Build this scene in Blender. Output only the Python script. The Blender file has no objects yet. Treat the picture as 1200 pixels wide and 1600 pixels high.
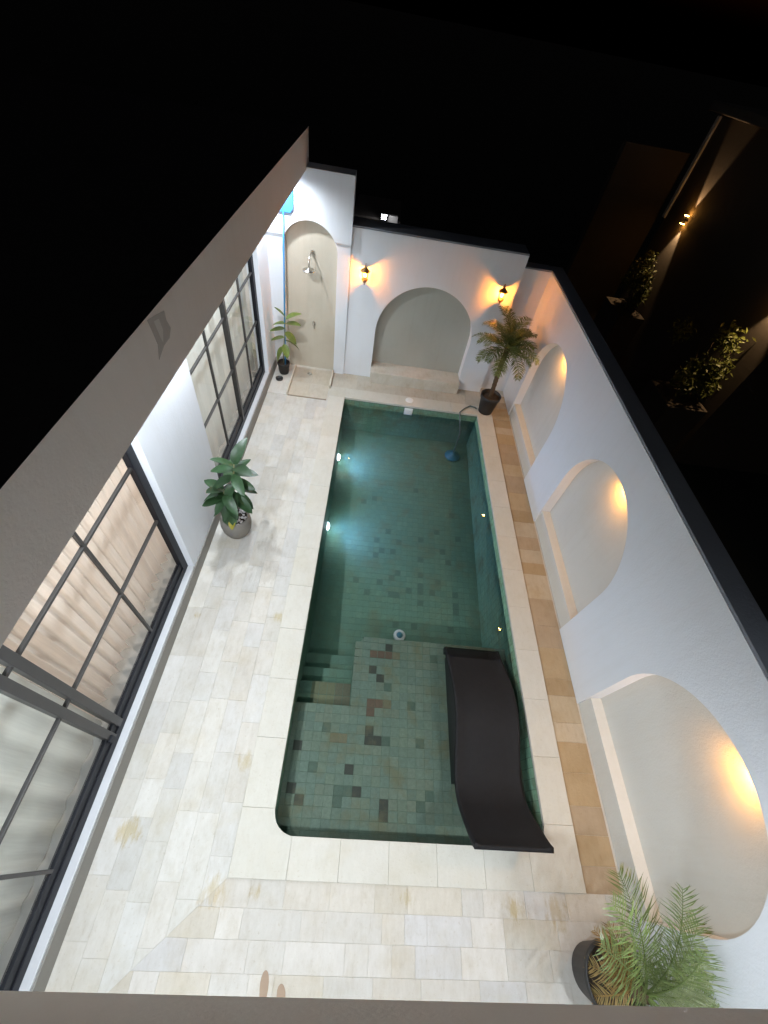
import bpy, bmesh, math, random
from mathutils import Vector, Matrix, noise as mnoise
random.seed(11)
R = math.radians
scene = bpy.context.scene
COL = scene.collection

# ------------------------------------------------------------------ camera
cam_d = bpy.data.cameras.new('camera'); cam = bpy.data.objects.new('camera', cam_d); COL.objects.link(cam)
cam_d.sensor_fit = 'VERTICAL'; cam_d.sensor_height = 36.0; cam_d.sensor_width = 27.0
cam_d.lens = 36.0 * 638.69 / 1600.0
cam_d.clip_start = 0.02; cam_d.clip_end = 2000
rot = Matrix.Rotation(R(-6.771), 4, 'Z') @ Matrix.Rotation(R(90 - 50.802), 4, 'X') @ Matrix.Rotation(R(11.762), 4, 'Z')
cam.matrix_world = Matrix.Translation((0.425, -0.008, 4.964)) @ rot
scene.camera = cam

# ------------------------------------------------------------------ world: night sky
world = bpy.data.worlds.new('World'); scene.world = world; world.use_nodes = True
wn = world.node_tree.nodes; wl = world.node_tree.links
sky = wn.new('ShaderNodeTexSky'); sky.sky_type = 'NISHITA'; sky.sun_disc = False
sky.sun_elevation = R(-2.0); sky.sun_rotation = R(180)
wl.new(sky.outputs[0], wn['Background'].inputs[0]); wn['Background'].inputs[1].default_value = 0.05

# ------------------------------------------------------------------ exposure
vs = scene.view_settings
vs.view_transform = 'Standard'; vs.look = 'None'; vs.gamma = 1.0; vs.use_curve_mapping = False; vs.exposure = 0.24
cy = scene.cycles
cy.use_denoising = True; cy.max_bounces = 10; cy.diffuse_bounces = 5; cy.glossy_bounces = 4
cy.transparent_max_bounces = 24; cy.transmission_bounces = 6; cy.volume_bounces = 0
cy.sample_clamp_indirect = 6.0; cy.caustics_reflective = False; cy.caustics_refractive = False

# lamp settings used by the lamp builders below
DOWN_W, DOWN_C = 134.0, (0.85, 0.92, 1.0)
LANT_W, LANT_C = 360.0, (1.0, 0.31, 0.035)
NICHE_W, NICHE_C = 26.0, (1.0, 0.42, 0.055)
POOL_W, POOL_C = 34.0, (0.16, 0.36, 1.0)

# ================================================================== helpers
def node_mat(name):
    m = bpy.data.materials.new(name); m.use_nodes = True
    nt = m.node_tree; b = nt.nodes['Principled BSDF']
    return m, nt, b
def N(nt, t, **kw):
    n = nt.nodes.new(t)
    for k, v in kw.items(): setattr(n, k, v)
    return n
def noise(nt, vec, scale, detail=4, rough=0.55):
    n = N(nt, 'ShaderNodeTexNoise'); n.inputs['Scale'].default_value = scale
    n.inputs['Detail'].default_value = detail; n.inputs['Roughness'].default_value = rough
    nt.links.new(vec, n.inputs['Vector']); return n
def mixc(nt, blend, fac, a, b):
    n = N(nt, 'ShaderNodeMix', data_type='RGBA', blend_type=blend)
    for s, v in ((0, fac), (6, a), (7, b)):
        if hasattr(v, 'links'): nt.links.new(v, n.inputs[s])
        else: n.inputs[s].default_value = v if s == 0 else (*v, 1)
    return n.outputs[2]
def ramp(nt, fac, stops):
    n = N(nt, 'ShaderNodeValToRGB'); e = n.color_ramp.elements
    while len(e) < len(stops): e.new(0.5)
    for i, (p, c) in enumerate(stops):
        e[i].position = p; e[i].color = (*c, 1) if not isinstance(c, (int, float)) else (c, c, c, 1)
    nt.links.new(fac, n.inputs[0]); return n.outputs[0]
def bump(nt, b, h, strength, dist):
    n = N(nt, 'ShaderNodeBump'); n.inputs['Strength'].default_value = strength; n.inputs['Distance'].default_value = dist
    nt.links.new(h, n.inputs['Height']); nt.links.new(n.outputs[0], b.inputs['Normal'])
def pos(nt): return N(nt, 'ShaderNodeNewGeometry').outputs['Position']

def mat_stucco(name, col, dirt=(0.55, 0.53, 0.48), amt=0.35, stains=()):
    m, nt, b = node_mat(name); p = pos(nt)
    big = noise(nt, p, 1.3, 6, 0.6); fine = noise(nt, p, 55, 6, 0.6); mid = noise(nt, p, 9, 5, .6)
    c = mixc(nt, 'MIX', ramp(nt, big.outputs[0], [(0.5, 0.0), (0.8, amt)]), col, tuple(x * y for x, y in zip(col, (0.86, 0.84, 0.80))))
    c = mixc(nt, 'MIX', ramp(nt, mid.outputs[0], [(0.58, 0.0), (0.8, amt * 0.5)]), c, tuple(x * 0.85 for x in col))
    sm = N(nt, 'ShaderNodeMapping'); sm.inputs['Scale'].default_value = (7, 7, .55); nt.links.new(p, sm.inputs['Vector'])
    st = noise(nt, sm.outputs[0], 1.6, 6, .65)
    c = mixc(nt, 'MULTIPLY', ramp(nt, st.outputs[0], [(0.50, 0.0), (0.78, min(.35, amt * .7))]), c, (.84, .81, .75))
    nt.links.new(c, b.inputs['Base Color']); b.inputs['Roughness'].default_value = 0.85
    b.inputs['Specular IOR Level'].default_value = 0.25
    add = N(nt, 'ShaderNodeMath', operation='ADD'); nt.links.new(fine.outputs[0], add.inputs[0]); nt.links.new(mid.outputs[0], add.inputs[1])
    bump(nt, b, add.outputs[0], 0.35, 0.006)
    return m
def mat_plain(name, col, rough=0.5, metal=0.0, var=0.12, scale=12, bmp=0.0, spec=0.5):
    m, nt, b = node_mat(name); p = pos(nt); n = noise(nt, p, scale, 5)
    c = mixc(nt, 'MIX', n.outputs[0], tuple(x * (1 - var) for x in col), tuple(min(1, x * (1 + var)) for x in col))
    nt.links.new(c, b.inputs['Base Color']); b.inputs['Roughness'].default_value = rough; b.inputs['Metallic'].default_value = metal
    b.inputs['Specular IOR Level'].default_value = spec
    if bmp: bump(nt, b, noise(nt, p, scale * 8, 4).outputs[0], bmp, 0.004)
    return m
def mat_emit(name, col, strength):
    m = bpy.data.materials.new(name); m.use_nodes = True; nt = m.node_tree; nt.nodes.clear()
    e = N(nt, 'ShaderNodeEmission'); e.inputs[0].default_value = (*col, 1); e.inputs[1].default_value = strength
    o = N(nt, 'ShaderNodeOutputMaterial'); nt.links.new(e.outputs[0], o.inputs[0]); return m
def mat_thin_glass(name, tint=(1, 1, 1), ior=1.5, rough=0.0, bumpy=0.0, sheet=True):
    m = bpy.data.materials.new(name); m.use_nodes = True; nt = m.node_tree; nt.nodes.clear()
    t = N(nt, 'ShaderNodeBsdfTransparent'); t.inputs[0].default_value = (*tint, 1)
    g = N(nt, 'ShaderNodeBsdfGlossy'); g.inputs['Roughness'].default_value = rough
    f = N(nt, 'ShaderNodeFresnel'); f.inputs[0].default_value = ior
    if sheet:      # a thin sheet reflects alike from both of its sides
        gm = N(nt, 'ShaderNodeNewGeometry'); ma = N(nt, 'ShaderNodeMath', operation='MULTIPLY_ADD')
        nt.links.new(gm.outputs['Backfacing'], ma.inputs[0]); ma.inputs[1].default_value = 1 / ior - ior; ma.inputs[2].default_value = ior
        nt.links.new(ma.outputs[0], f.inputs[0])
    mx = N(nt, 'ShaderNodeMixShader'); o = N(nt, 'ShaderNodeOutputMaterial')
    nt.links.new(f.outputs[0], mx.inputs[0]); nt.links.new(t.outputs[0], mx.inputs[1]); nt.links.new(g.outputs[0], mx.inputs[2])
    nt.links.new(mx.outputs[0], o.inputs[0])
    if bumpy:
        bn = N(nt, 'ShaderNodeBump'); bn.inputs['Strength'].default_value = bumpy; bn.inputs['Distance'].default_value = 0.01
        n = noise(nt, pos(nt), 5.0, 3, .5); nt.links.new(n.outputs[0], bn.inputs['Height'])
        nt.links.new(bn.outputs[0], g.inputs['Normal'])
    return m

def mat_stone(name, rough=0.62, vein=0.5, stain=0.42, spots=(), cloud=1.0):
    """cut limestone: colour per piece from the object's own colour, veins, pits, ochre iron stains"""
    m, nt, b = node_mat(name); p = pos(nt)
    oc = N(nt, 'ShaderNodeObjectInfo').outputs['Color']
    mp = N(nt, 'ShaderNodeMapping'); mp.inputs['Scale'].default_value = (3.2, 1.0, 1.0); nt.links.new(p, mp.inputs['Vector'])
    v = noise(nt, mp.outputs[0], 6.5, 10, 0.74); w = noise(nt, p, 2.3, 5, 0.6); f = noise(nt, p, 38, 6, 0.65)
    c = mixc(nt, 'MULTIPLY', vein, oc, ramp(nt, v.outputs[0], [(0.28, (0.74, 0.69, 0.60)), (0.44, (0.97, 0.955, 0.93)), (0.56, (1.03, 1.03, 1.02)), (0.74, (1.15, 1.15, 1.17))]))
    c = mixc(nt, 'MULTIPLY', ramp(nt, w.outputs[0], [(0.52, 0.0), (0.74, stain)]), c, (0.93, 0.85, 0.68))
    cl = noise(nt, p, 3.4, 7, .7); c = mixc(nt, 'MULTIPLY', cloud, c, ramp(nt, cl.outputs[0], [(0.30, (.88, .855, .80)), (0.5, (1, 1, 1)), (0.72, (1.07, 1.07, 1.08))]))
    c = mixc(nt, 'MULTIPLY', ramp(nt, f.outputs[0], [(0.30, 0.6), (0.40, 0.0)]), c, (0.80, 0.74, 0.64))
    for (sx, sy, sr, col, k) in spots:
        d = N(nt, 'ShaderNodeVectorMath', operation='DISTANCE'); nt.links.new(p, d.inputs[0]); d.inputs[1].default_value = (sx, sy, 0)
        dn = N(nt, 'ShaderNodeMath', operation='MULTIPLY_ADD'); nt.links.new(v.outputs[0], dn.inputs[0]); dn.inputs[1].default_value = sr * 3.0
        nt.links.new(d.outputs[1], dn.inputs[2])
        fac = ramp(nt, dn.outputs[0], [(min(.95, sr * 1.9), k), (min(1.0, sr * 2.5), 0.0)])
        c = mixc(nt, 'MULTIPLY', fac, c, col)
    nt.links.new(c, b.inputs['Base Color'])
    rr = ramp(nt, w.outputs[0], [(0.3, rough - 0.15), (0.7, rough + 0.15)]); nt.links.new(rr, b.inputs['Roughness'])
    b.inputs['Specular IOR Level'].default_value = 0.3
    add = N(nt, 'ShaderNodeMath', operation='ADD'); nt.links.new(v.outputs[0], add.inputs[0]); nt.links.new(f.outputs[0], add.inputs[1])
    bump(nt, b, add.outputs[0], 0.35, 0.006)
    return m
def mat_pool_tile(name, attr):
    m, nt, b = node_mat(name); p = pos(nt)
    if attr: oc = N(nt, 'ShaderNodeAttribute', attribute_name='tilecol').outputs['Color']
    else: oc = N(nt, 'ShaderNodeObjectInfo').outputs['Color']
    n = noise(nt, p, 26, 6, .65); w = noise(nt, p, 3.0, 4, .6)
    c = mixc(nt, 'MULTIPLY', 0.55, oc, ramp(nt, n.outputs[0], [(0.3, 0.7), (0.7, 1.25)]))
    c = mixc(nt, 'MIX', ramp(nt, w.outputs[0], [(0.52, 0.0), (0.68, 0.65)]), c, (0.125, 0.115, 0.05))
    nt.links.new(c, b.inputs['Base Color']); b.inputs['Roughness'].default_value = 0.7
    bump(nt, b, n.outputs[0], 0.3, 0.004); return m
def mat_leaf(name, top, back, trans=0.25, rough=0.35):
    m, nt, b = node_mat(name); g = N(nt, 'ShaderNodeNewGeometry')
    oi = N(nt, 'ShaderNodeObjectInfo')
    n = noise(nt, g.outputs['Position'], 14, 4)
    c = mixc(nt, 'MIX', g.outputs['Backfacing'], top, back)
    c = mixc(nt, 'MULTIPLY', 0.7, c, ramp(nt, n.outputs[0], [(0.3, (0.6, 0.7, 0.5)), (0.7, (1.3, 1.2, 1.2))]))
    rm = N(nt, 'ShaderNodeHueSaturation'); rv = N(nt, 'ShaderNodeMath', operation='MULTIPLY_ADD')
    nt.links.new(oi.outputs['Random'], rv.inputs[0]); rv.inputs[1].default_value = 0.7; rv.inputs[2].default_value = 0.7
    nt.links.new(rv.outputs[0], rm.inputs['Value']); nt.links.new(c, rm.inputs['Color'])
    nt.links.new(rm.outputs[0], b.inputs['Base Color']); b.inputs['Roughness'].default_value = rough
    tr = N(nt, 'ShaderNodeBsdfTranslucent'); nt.links.new(rm.outputs[0], tr.inputs[0])
    mx = N(nt, 'ShaderNodeMixShader'); mx.inputs[0].default_value = trans
    o = nt.nodes['Material Output']; nt.links.new(b.outputs[0], mx.inputs[1]); nt.links.new(tr.outputs[0], mx.inputs[2]); nt.links.new(mx.outputs[0], o.inputs[0])
    return m
def mat_fabric(name, col, trans=0.35):
    m, nt, b = node_mat(name); p = pos(nt)
    mp = N(nt, 'ShaderNodeMapping'); mp.inputs['Scale'].default_value = (1, 1, 0.05); nt.links.new(p, mp.inputs['Vector'])
    n = noise(nt, mp.outputs[0], 60, 4)
    c = mixc(nt, 'MULTIPLY', 0.3, col, ramp(nt, n.outputs[0], [(0.3, 0.8), (0.7, 1.15)]))
    nt.links.new(c, b.inputs['Base Color']); b.inputs['Roughness'].default_value = 0.9; b.inputs['Specular IOR Level'].default_value = 0.1
    tr = N(nt, 'ShaderNodeBsdfTranslucent'); nt.links.new(c, tr.inputs[0])
    mx = N(nt, 'ShaderNodeMixShader'); mx.inputs[0].default_value = trans
    o = nt.nodes['Material Output']; nt.links.new(b.outputs[0], mx.inputs[1]); nt.links.new(tr.outputs[0], mx.inputs[2]); nt.links.new(mx.outputs[0], o.inputs[0])
    return m

M = {}
M['stucco'] = mat_stucco('white_stucco', (0.77, 0.795, 0.83), amt=.25)
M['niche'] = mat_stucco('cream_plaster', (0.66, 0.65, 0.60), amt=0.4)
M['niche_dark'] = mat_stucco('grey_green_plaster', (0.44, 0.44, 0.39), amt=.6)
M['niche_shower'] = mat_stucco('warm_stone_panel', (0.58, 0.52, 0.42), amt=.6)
M['fascia'] = mat_stucco('greige_paint', (0.86, 0.80, 0.735), amt=0.25)
M['patch'] = mat_stucco('bare_plaster', (0.56, 0.52, 0.475), amt=0.9)
M['patch2'] = mat_stucco('scraped_plaster', (0.72, 0.69, 0.64), amt=0.9)
M['cap'] = mat_stucco('dark_grey_paint', (0.22, 0.235, 0.265), amt=0.6)
M['roof'] = mat_plain('roof_membrane', (0.035, 0.033, 0.03), 0.9, var=.3)
M['skirt'] = mat_plain('grey_skirting', (0.235, 0.225, 0.20), 0.7, var=.12, scale=5, bmp=.2)
M['thresh'] = mat_plain('threshold_stone', (0.56, 0.57, 0.58), 0.5, var=.08, bmp=.1)
SPOTS = [(-1.276, -0.02, .12, (.88, .76, .50), .8), (-0.40, -0.42, .13, (.90, .79, .56), .7), (-0.723, 3.194, .16, (.82, .81, .80), .8),
         (-0.674, 2.72, .19, (.84, .83, .81), .8), (-1.15, 2.62, .16, (.82, .80, .78), .6), (-1.33, 2.07, .05, (.86, .74, .50), .8), (-0.36, 2.15, .08, (.90, .82, .60), .8),
         (-0.37, .57, .10, (.90, .82, .62), .8), (-0.05, -.40, .06, (.88, .78, .58), .8), (1.30, -.40, .07, (.88, .80, .60), .8), (2.3, -.42, .10, (.84, .74, .5), .8), (2.7, -.45, .14, (.84, .74, .55), .8)]
M['deck'] = mat_stone('deck_limestone', vein=.55, spots=SPOTS, cloud=.75)
M['coping'] = mat_stone('coping_limestone', vein=0.25, stain=0.2, cloud=.45)
M['grout'] = mat_plain('deck_grout', (0.56, 0.525, 0.46), 0.9, var=.2)
M['seat'] = mat_stone('seat_limestone', vein=.4, stain=.5)
M['tile_obj'] = mat_pool_tile('pool_stone_tile', False)
M['tile_att'] = mat_pool_tile('pool_stone_mosaic', True)
M['pool_grout'] = mat_plain('pool_grout', (0.095, 0.155, 0.108), 0.9, var=.2)
M['black'] = mat_plain('black_aluminium', (0.008, 0.009, 0.013), 0.45, var=.2, spec=.25)
M['muntin'] = mat_plain('dark_bronze_aluminium', (0.035, 0.033, 0.032), 0.4, var=.2)
M['glass'] = mat_thin_glass('window_glass', (0.93, 0.96, 0.95), 1.5, 0.06)
M['pink'] = mat_fabric('pink_cream_curtain', (0.84, 0.735, 0.66), .4)
M['sheer'] = mat_fabric('pale_grey_curtain', (0.74, 0.755, 0.74), .4)
M['sheer2'] = mat_fabric('grey_green_curtain', (0.68, 0.68, 0.64), .35)
M['room'] = mat_plain('room_floor', (0.27, 0.255, 0.235), 0.5)
M['roomwall'] = mat_plain('room_wall', (0.55, 0.53, 0.50), 0.9)
M['lounger'] = mat_plain('charcoal_resin', (0.014, 0.0135, 0.014), 0.7, var=.25, scale=20, bmp=.3, spec=.2)
M['lounger_dark'] = mat_plain('charcoal_resin_base', (0.010, 0.010, 0.011), 0.55, var=.2)
M['black_pot'] = mat_plain('black_plastic', (0.020, 0.019, 0.018), 0.5, var=.25)
M['grey_pot'] = mat_plain('grey_cement', (0.20, 0.185, 0.16), 0.85, var=.2, scale=8, bmp=.4)
M['soil'] = mat_plain('soil', (0.05, 0.036, 0.024), 0.95, var=.5, scale=40, bmp=.8)
M['pebble'] = mat_plain('white_pebble', (0.62, 0.58, 0.58), 0.6, var=.25, scale=30)
M['rubber'] = mat_leaf('rubber_leaf', (0.030, 0.075, 0.030), (0.13, 0.16, 0.07), .12, .40)
M['rubber2'] = mat_leaf('rubber_leaf_light', (0.15, 0.20, 0.050), (0.25, 0.27, 0.11), .2, .35)
M['yellow_leaf'] = mat_leaf('yellowing_leaf', (0.42, 0.36, 0.04), (0.45, 0.38, 0.08), .2, .4)
M['stem'] = mat_plain('green_stem', (0.24, 0.23, 0.11), 0.7, var=.25)
M['palm'] = mat_leaf('palm_leaf', (0.125, 0.175, 0.045), (0.20, 0.26, 0.09), .35, .45)
M['palm2'] = mat_leaf('palm_leaf_fresh', (0.19, 0.26, 0.085), (0.30, 0.35, 0.19), .3, .35)
M['dry'] = mat_leaf('dry_leaf', (0.30, 0.19, 0.06), (0.36, 0.25, 0.10), .2, .8)
M['trunk'] = mat_plain('palm_trunk', (0.085, 0.055, 0.03), 0.95, var=.4, scale=40, bmp=1.0)
M['blue'] = mat_plain('blue_anodised', (0.02, 0.22, 0.50), 0.35, var=.1)
M['blue_net'] = mat_thin_glass('x', (1, 1, 1))
M['blue_net'] = mat_fabric('blue_net_mesh', (0.12, 0.42, 0.80), .45)
M['chrome'] = mat_plain('brushed_steel', (0.55, 0.52, 0.47), 0.28, metal=1.0, var=.08)
M['white_pl'] = mat_plain('white_plastic', (0.75, 0.75, 0.72), 0.4, var=.05)
M['teal_pl'] = mat_plain('blue_plastic', (0.02, 0.15, 0.26), 0.4, var=.15)
M['hose'] = mat_plain('grey_hose', (0.10, 0.14, 0.14), 0.5, var=.2)
M['brass'] = mat_plain('antique_brass', (0.30, 0.17, 0.07), 0.4, metal=0.9, var=.3, scale=60)
M['lglass'] = mat_thin_glass('lantern_glass', (1.0, 0.92, 0.78), 1.45)
M['bulb'] = mat_emit('warm_bulb', (1.0, 0.45, 0.09), 70)
M['nichelamp'] = mat_emit('warm_led', (1.0, 0.52, 0.12), 70)
M['led'] = mat_emit('cool_led', (0.9, 0.95, 1.0), 25)
M['poolled'] = mat_emit('pool_led', (0.70, 0.85, 1.0), 120)
M['wet'] = mat_plain('wet_stone', (0.36, 0.26, 0.18), 0.25, var=.15)
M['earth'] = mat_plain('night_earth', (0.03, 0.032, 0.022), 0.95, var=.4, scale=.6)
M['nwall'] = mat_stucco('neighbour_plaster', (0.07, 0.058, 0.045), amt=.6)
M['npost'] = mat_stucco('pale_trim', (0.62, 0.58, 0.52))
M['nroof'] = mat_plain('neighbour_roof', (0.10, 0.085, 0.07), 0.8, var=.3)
M['bush'] = mat_leaf('garden_leaf', (0.10, 0.12, 0.02), (0.14, 0.15, 0.04), .3, .5)

def tag(o, label=None, cat=None, group=None, kind=None):
    if label: o['label'] = label
    if cat: o['category'] = cat
    if group: o['group'] = group
    if kind: o['kind'] = kind
    return o
def link(o, parent=None):
    COL.objects.link(o)
    if parent is not None:
        o.parent = parent; o.matrix_parent_inverse = Matrix.Translation(parent_world(parent)).inverted()
    return o
def parent_world(o):
    return Vector(o.location) if o.parent is None else Vector((0, 0, 0))
def empty(name, loc, *t, **k):
    o = bpy.data.objects.new(name, None); o.location = loc; o.empty_display_size = .1
    COL.objects.link(o); return tag(o, *t, **k)
def obj(name, bm, mat, parent=None, smooth=False, color=None):
    me = bpy.data.meshes.new(name)
    bmesh.ops.recalc_face_normals(bm, faces=bm.faces)
    bm.to_mesh(me); bm.free()
    if smooth:
        for p in me.polygons: p.use_smooth = True
    me.materials.append(M[mat] if isinstance(mat, str) else mat)
    o = bpy.data.objects.new(name, me)
    if color: o.color = (*color, 1)
    return link(o, parent)
def box(bm, x0, x1, y0, y1, z0, z1, bev=0.0):
    vs_ = [bm.verts.new(c) for c in ((x0, y0, z0), (x1, y0, z0), (x1, y1, z0), (x0, y1, z0), (x0, y0, z1), (x1, y0, z1), (x1, y1, z1), (x0, y1, z1))]
    fs = [bm.faces.new([vs_[i] for i in q]) for q in ((3, 2, 1, 0), (4, 5, 6, 7), (0, 1, 5, 4), (1, 2, 6, 5), (2, 3, 7, 6), (3, 0, 4, 7))]
    if bev:
        es = list({e for f in fs for e in f.edges}); bmesh.ops.bevel(bm, geom=es, offset=bev, segments=2, affect='EDGES', profile=.6)
    return bm
def B(*a, **k): return box(bmesh.new(), *a, **k)
def slab(poly, z0, z1, bev=0.004, seg=1):
    """polygon (xy) pulled up to a slab with a bevelled top edge"""
    bm = bmesh.new()
    top = [bm.verts.new((x, y, z1)) for x, y in poly]; bot = [bm.verts.new((x, y, z0)) for x, y in poly]
    tf = bm.faces.new(top); n = len(poly)
    for i in range(n): bm.faces.new((top[i], bot[i], bot[(i + 1) % n], top[(i + 1) % n]))
    if bev: bmesh.ops.bevel(bm, geom=list(tf.edges), offset=bev, segments=seg, affect='EDGES', profile=.5)
    return bm
def lathe(prof, seg=24, c=(0, 0, 0), bm=None, cap=True):
    bm = bm or bmesh.new(); rings = []
    for r, z in prof:
        rings.append([bm.verts.new((c[0] + r * math.cos(2 * math.pi * i / seg), c[1] + r * math.sin(2 * math.pi * i / seg), c[2] + z)) for i in range(seg)])
    for a, b_ in zip(rings, rings[1:]):
        for i in range(seg): bm.faces.new((a[i], a[(i + 1) % seg], b_[(i + 1) % seg], b_[i]))
    if cap:
        bm.faces.new(rings[0][::-1]); bm.faces.new(rings[-1])
    return bm
def tube(pts, r, seg=10, bm=None):
    bm = bm or bmesh.new(); pts = [Vector(p) for p in pts]; rings = []
    rr = r if isinstance(r, (list, tuple)) else [r] * len(pts)
    up = Vector((0.13, 0.21, 1)).normalized()
    for i, p in enumerate(pts):
        t = (pts[min(i + 1, len(pts) - 1)] - pts[max(i - 1, 0)]).normalized()
        a = t.cross(up); a = a.normalized() if a.length > 1e-4 else Vector((1, 0, 0)); b_ = t.cross(a).normalized()
        rings.append([bm.verts.new(p + (a * math.cos(2 * math.pi * k / seg) + b_ * math.sin(2 * math.pi * k / seg)) * rr[i]) for k in range(seg)])
    for a, b_ in zip(rings, rings[1:]):
        for k in range(seg): bm.faces.new((a[k], a[(k + 1) % seg], b_[(k + 1) % seg], b_[k]))
    bm.faces.new(rings[0][::-1]); bm.faces.new(rings[-1]); return bm
def clip(poly, a, b, c):
    """keep the side a*x + b*y <= c"""
    out = []
    for i, p in enumerate(poly):
        q = poly[(i + 1) % len(poly)]; dp = a * p[0] + b * p[1] - c; dq = a * q[0] + b * q[1] - c
        if dp <= 0: out.append(p)
        if dp * dq < 0: t = dp / (dp - dq); out.append((p[0] + t * (q[0] - p[0]), p[1] + t * (q[1] - p[1])))
    return out
def spot(name, loc, target, watts, col, size, blend, radius, parent=None):
    d = bpy.data.lights.new(name, 'SPOT'); d.energy = watts; d.color = col; d.spot_size = R(size); d.spot_blend = blend; d.shadow_soft_size = radius
    o = bpy.data.objects.new(name, d); o.location = loc
    o.rotation_euler = (Vector(target) - Vector(loc)).to_track_quat('-Z', 'Y').to_euler(); link(o, parent); return o
def point(name, loc, watts, col, radius, parent=None):
    d = bpy.data.lights.new(name, 'POINT'); d.energy = watts; d.color = col; d.shadow_soft_size = radius
    o = bpy.data.objects.new(name, d); o.location = loc; link(o, parent); return o

# ================================================================== dimensions (metres)
W, L = 2.70, 6.80            # pool inside
CB = 0.31                    # coping width
XL, XR = -1.50, 3.386        # house wall face, boundary wall face
YF = -1.45                   # front house wall
YB = 7.66                    # back wall face
WATER = -0.18
SHELF = -0.35
ZF0, ZF1 = 3.28, 3.715       # roof slab underside and top
XF, YFF = -0.824, -0.342     # fascia faces
def bottom(y): return -1.25 + (y - 2.1) * 0.45 / 4.7

# ================================================================== ground outside
bm = bmesh.new(); bm.faces.new([bm.verts.new(c) for c in ((-900, -900, -2.0), (900, -900, -2.0), (900, 900, -2.0), (-900, 900, -2.0))])
tag(obj('ground', bm, 'earth'), kind='structure')

# ================================================================== deck
dk = B(-1.6, -CB + .02, YF - .2, 8.05, -1.98, -0.0310)
box(dk, W + CB - .02, 3.6, YF - .2, 8.05, -1.98, -0.0310); box(dk, -CB + .02, W + CB - .02, YF - .2, -CB + .02, -1.98, -0.0310); box(dk, -CB + .02, W + CB - .02, L + CB - .02, 8.05, -1.98, -0.0310)
deck = tag(obj('deck', dk, 'grout'), 'pale limestone paving around the pool', kind='structure')
PAL = {'left': [(.66, .655, .62), (.645, .645, .625), (.67, .665, .635), (.655, .64, .60), (.645, .642, .625), (.665, .655, .615), (.65, .63, .585)],
       'front': [(.655, .63, .585), (.665, .645, .605), (.63, .625, .62), (.645, .615, .56), (.67, .65, .615), (.65, .635, .60), (.635, .60, .53)],
       'right': [(.46, .35, .215), (.49, .385, .25), (.43, .32, .19), (.50, .41, .285), (.54, .455, .34), (.44, .345, .24)],
       'far': [(.58, .545, .475), (.59, .555, .485), (.56, .52, .45)]}
deck_count = 0
def deck_tile(poly, pal):
    global deck_count
    if len(poly) < 3: return
    ar = 0.5 * abs(sum(p[0] * q[1] - q[0] * p[1] for p, q in zip(poly, poly[1:] + poly[:1])))
    if ar < 0.0025: return
    cx = sum(p[0] for p in poly) / len(poly); cy_ = sum(p[1] for p in poly) / len(poly)
    g = 0.0009
    def shr(v, c, lo): return v - g if v > c else v + g
    poly = [(shr(x, cx, 0), shr(y, cy_, 0)) for x, y in poly]
    c = random.choice(PAL[pal]); k = random.uniform(.88, .99); c = (c[0] * k * .92, c[1] * k * .90, c[2] * k * .865)
    dz = random.uniform(-.0008, .0008)
    obj('stone_tile', slab(poly, -0.045, -0.027 + dz, 0.0012), 'deck', deck, color=c); deck_count += 1
rows = lambda a, b, s: [a + i * (b - a) / max(1, round((b - a) / s)) for i in range(max(1, round((b - a) / s)) + 1)]
# mitre through the coping corner (-CB,-CB) towards the house corner
mx, my = (-CB - XL), (-CB - YF); MA, MBn = my, -mx; MC = MA * -CB + MBn * -CB      # MA*x + MBn*y <= MC : left part
xs = rows(XL + .001, -CB, 0.2)
for a, b in zip(xs, xs[1:]):
    y = YF - random.uniform(0, .4)
    while y < 6.67:
        l = random.choice([.40, .40, .60, .50, .30]); y1 = min(y + l, 6.67)
        if 6.67 - y1 < .12: y1 = 6.67
        deck_tile(clip([(a, max(y, YF)), (b, max(y, YF)), (b, y1), (a, y1)], MA, MBn, MC) if y1 > YF else [], 'left'); y = y1
ys = rows(YF, -CB, 0.205)
for a, b in zip(ys, ys[1:]):
    x = XL - random.uniform(0, .3)
    while x < XR - .002:
        l = random.choice([.30, .40, .40, .20, .50]); x1 = min(x + l, XR - .002)
        if XR - x1 < .08: x1 = XR - .002
        deck_tile(clip([(x, a), (x1, a), (x1, b), (x, b)], -MA, -MBn, -MC), 'front'); x = x1
y = -CB
while y < 7.6:
    y1 = min(y + random.choice([.24, .40, .30, .20]), YB - .05)
    if y1 <= y: break
    deck_tile([(W + CB, y), (XR - .002, y), (XR - .002, y1), (W + CB, y1)], 'right'); y = y1
x = -0.30
while x < W + CB - .01:
    x1 = min(x + random.choice([.4, .6, .5]), W + CB)
    deck_tile([(x, L + CB), (x1, L + CB), (x1, YB - .005), (x, YB - .005)], 'far'); x = x1
# wet footprints left on the front paving
for (fx, fy, s, a) in ((0.149, -0.955, 1.0, 4), (0.294, -1.005, .8, 12)):
    pts = []
    for i in range(18):
        t = 2 * math.pi * i / 18; wdt = .034 * (1.0 + .18 * math.sin(t)); 
        x_, y_ = wdt * math.cos(t), .10 * s * math.sin(t); ca, sa = math.cos(R(a)), math.sin(R(a))
        pts.append((fx + x_ * ca - y_ * sa, fy + x_ * sa + y_ * ca))
    obj('wet_footprint', slab(pts, -.030, -.0255, 0), 'wet', deck)

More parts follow.
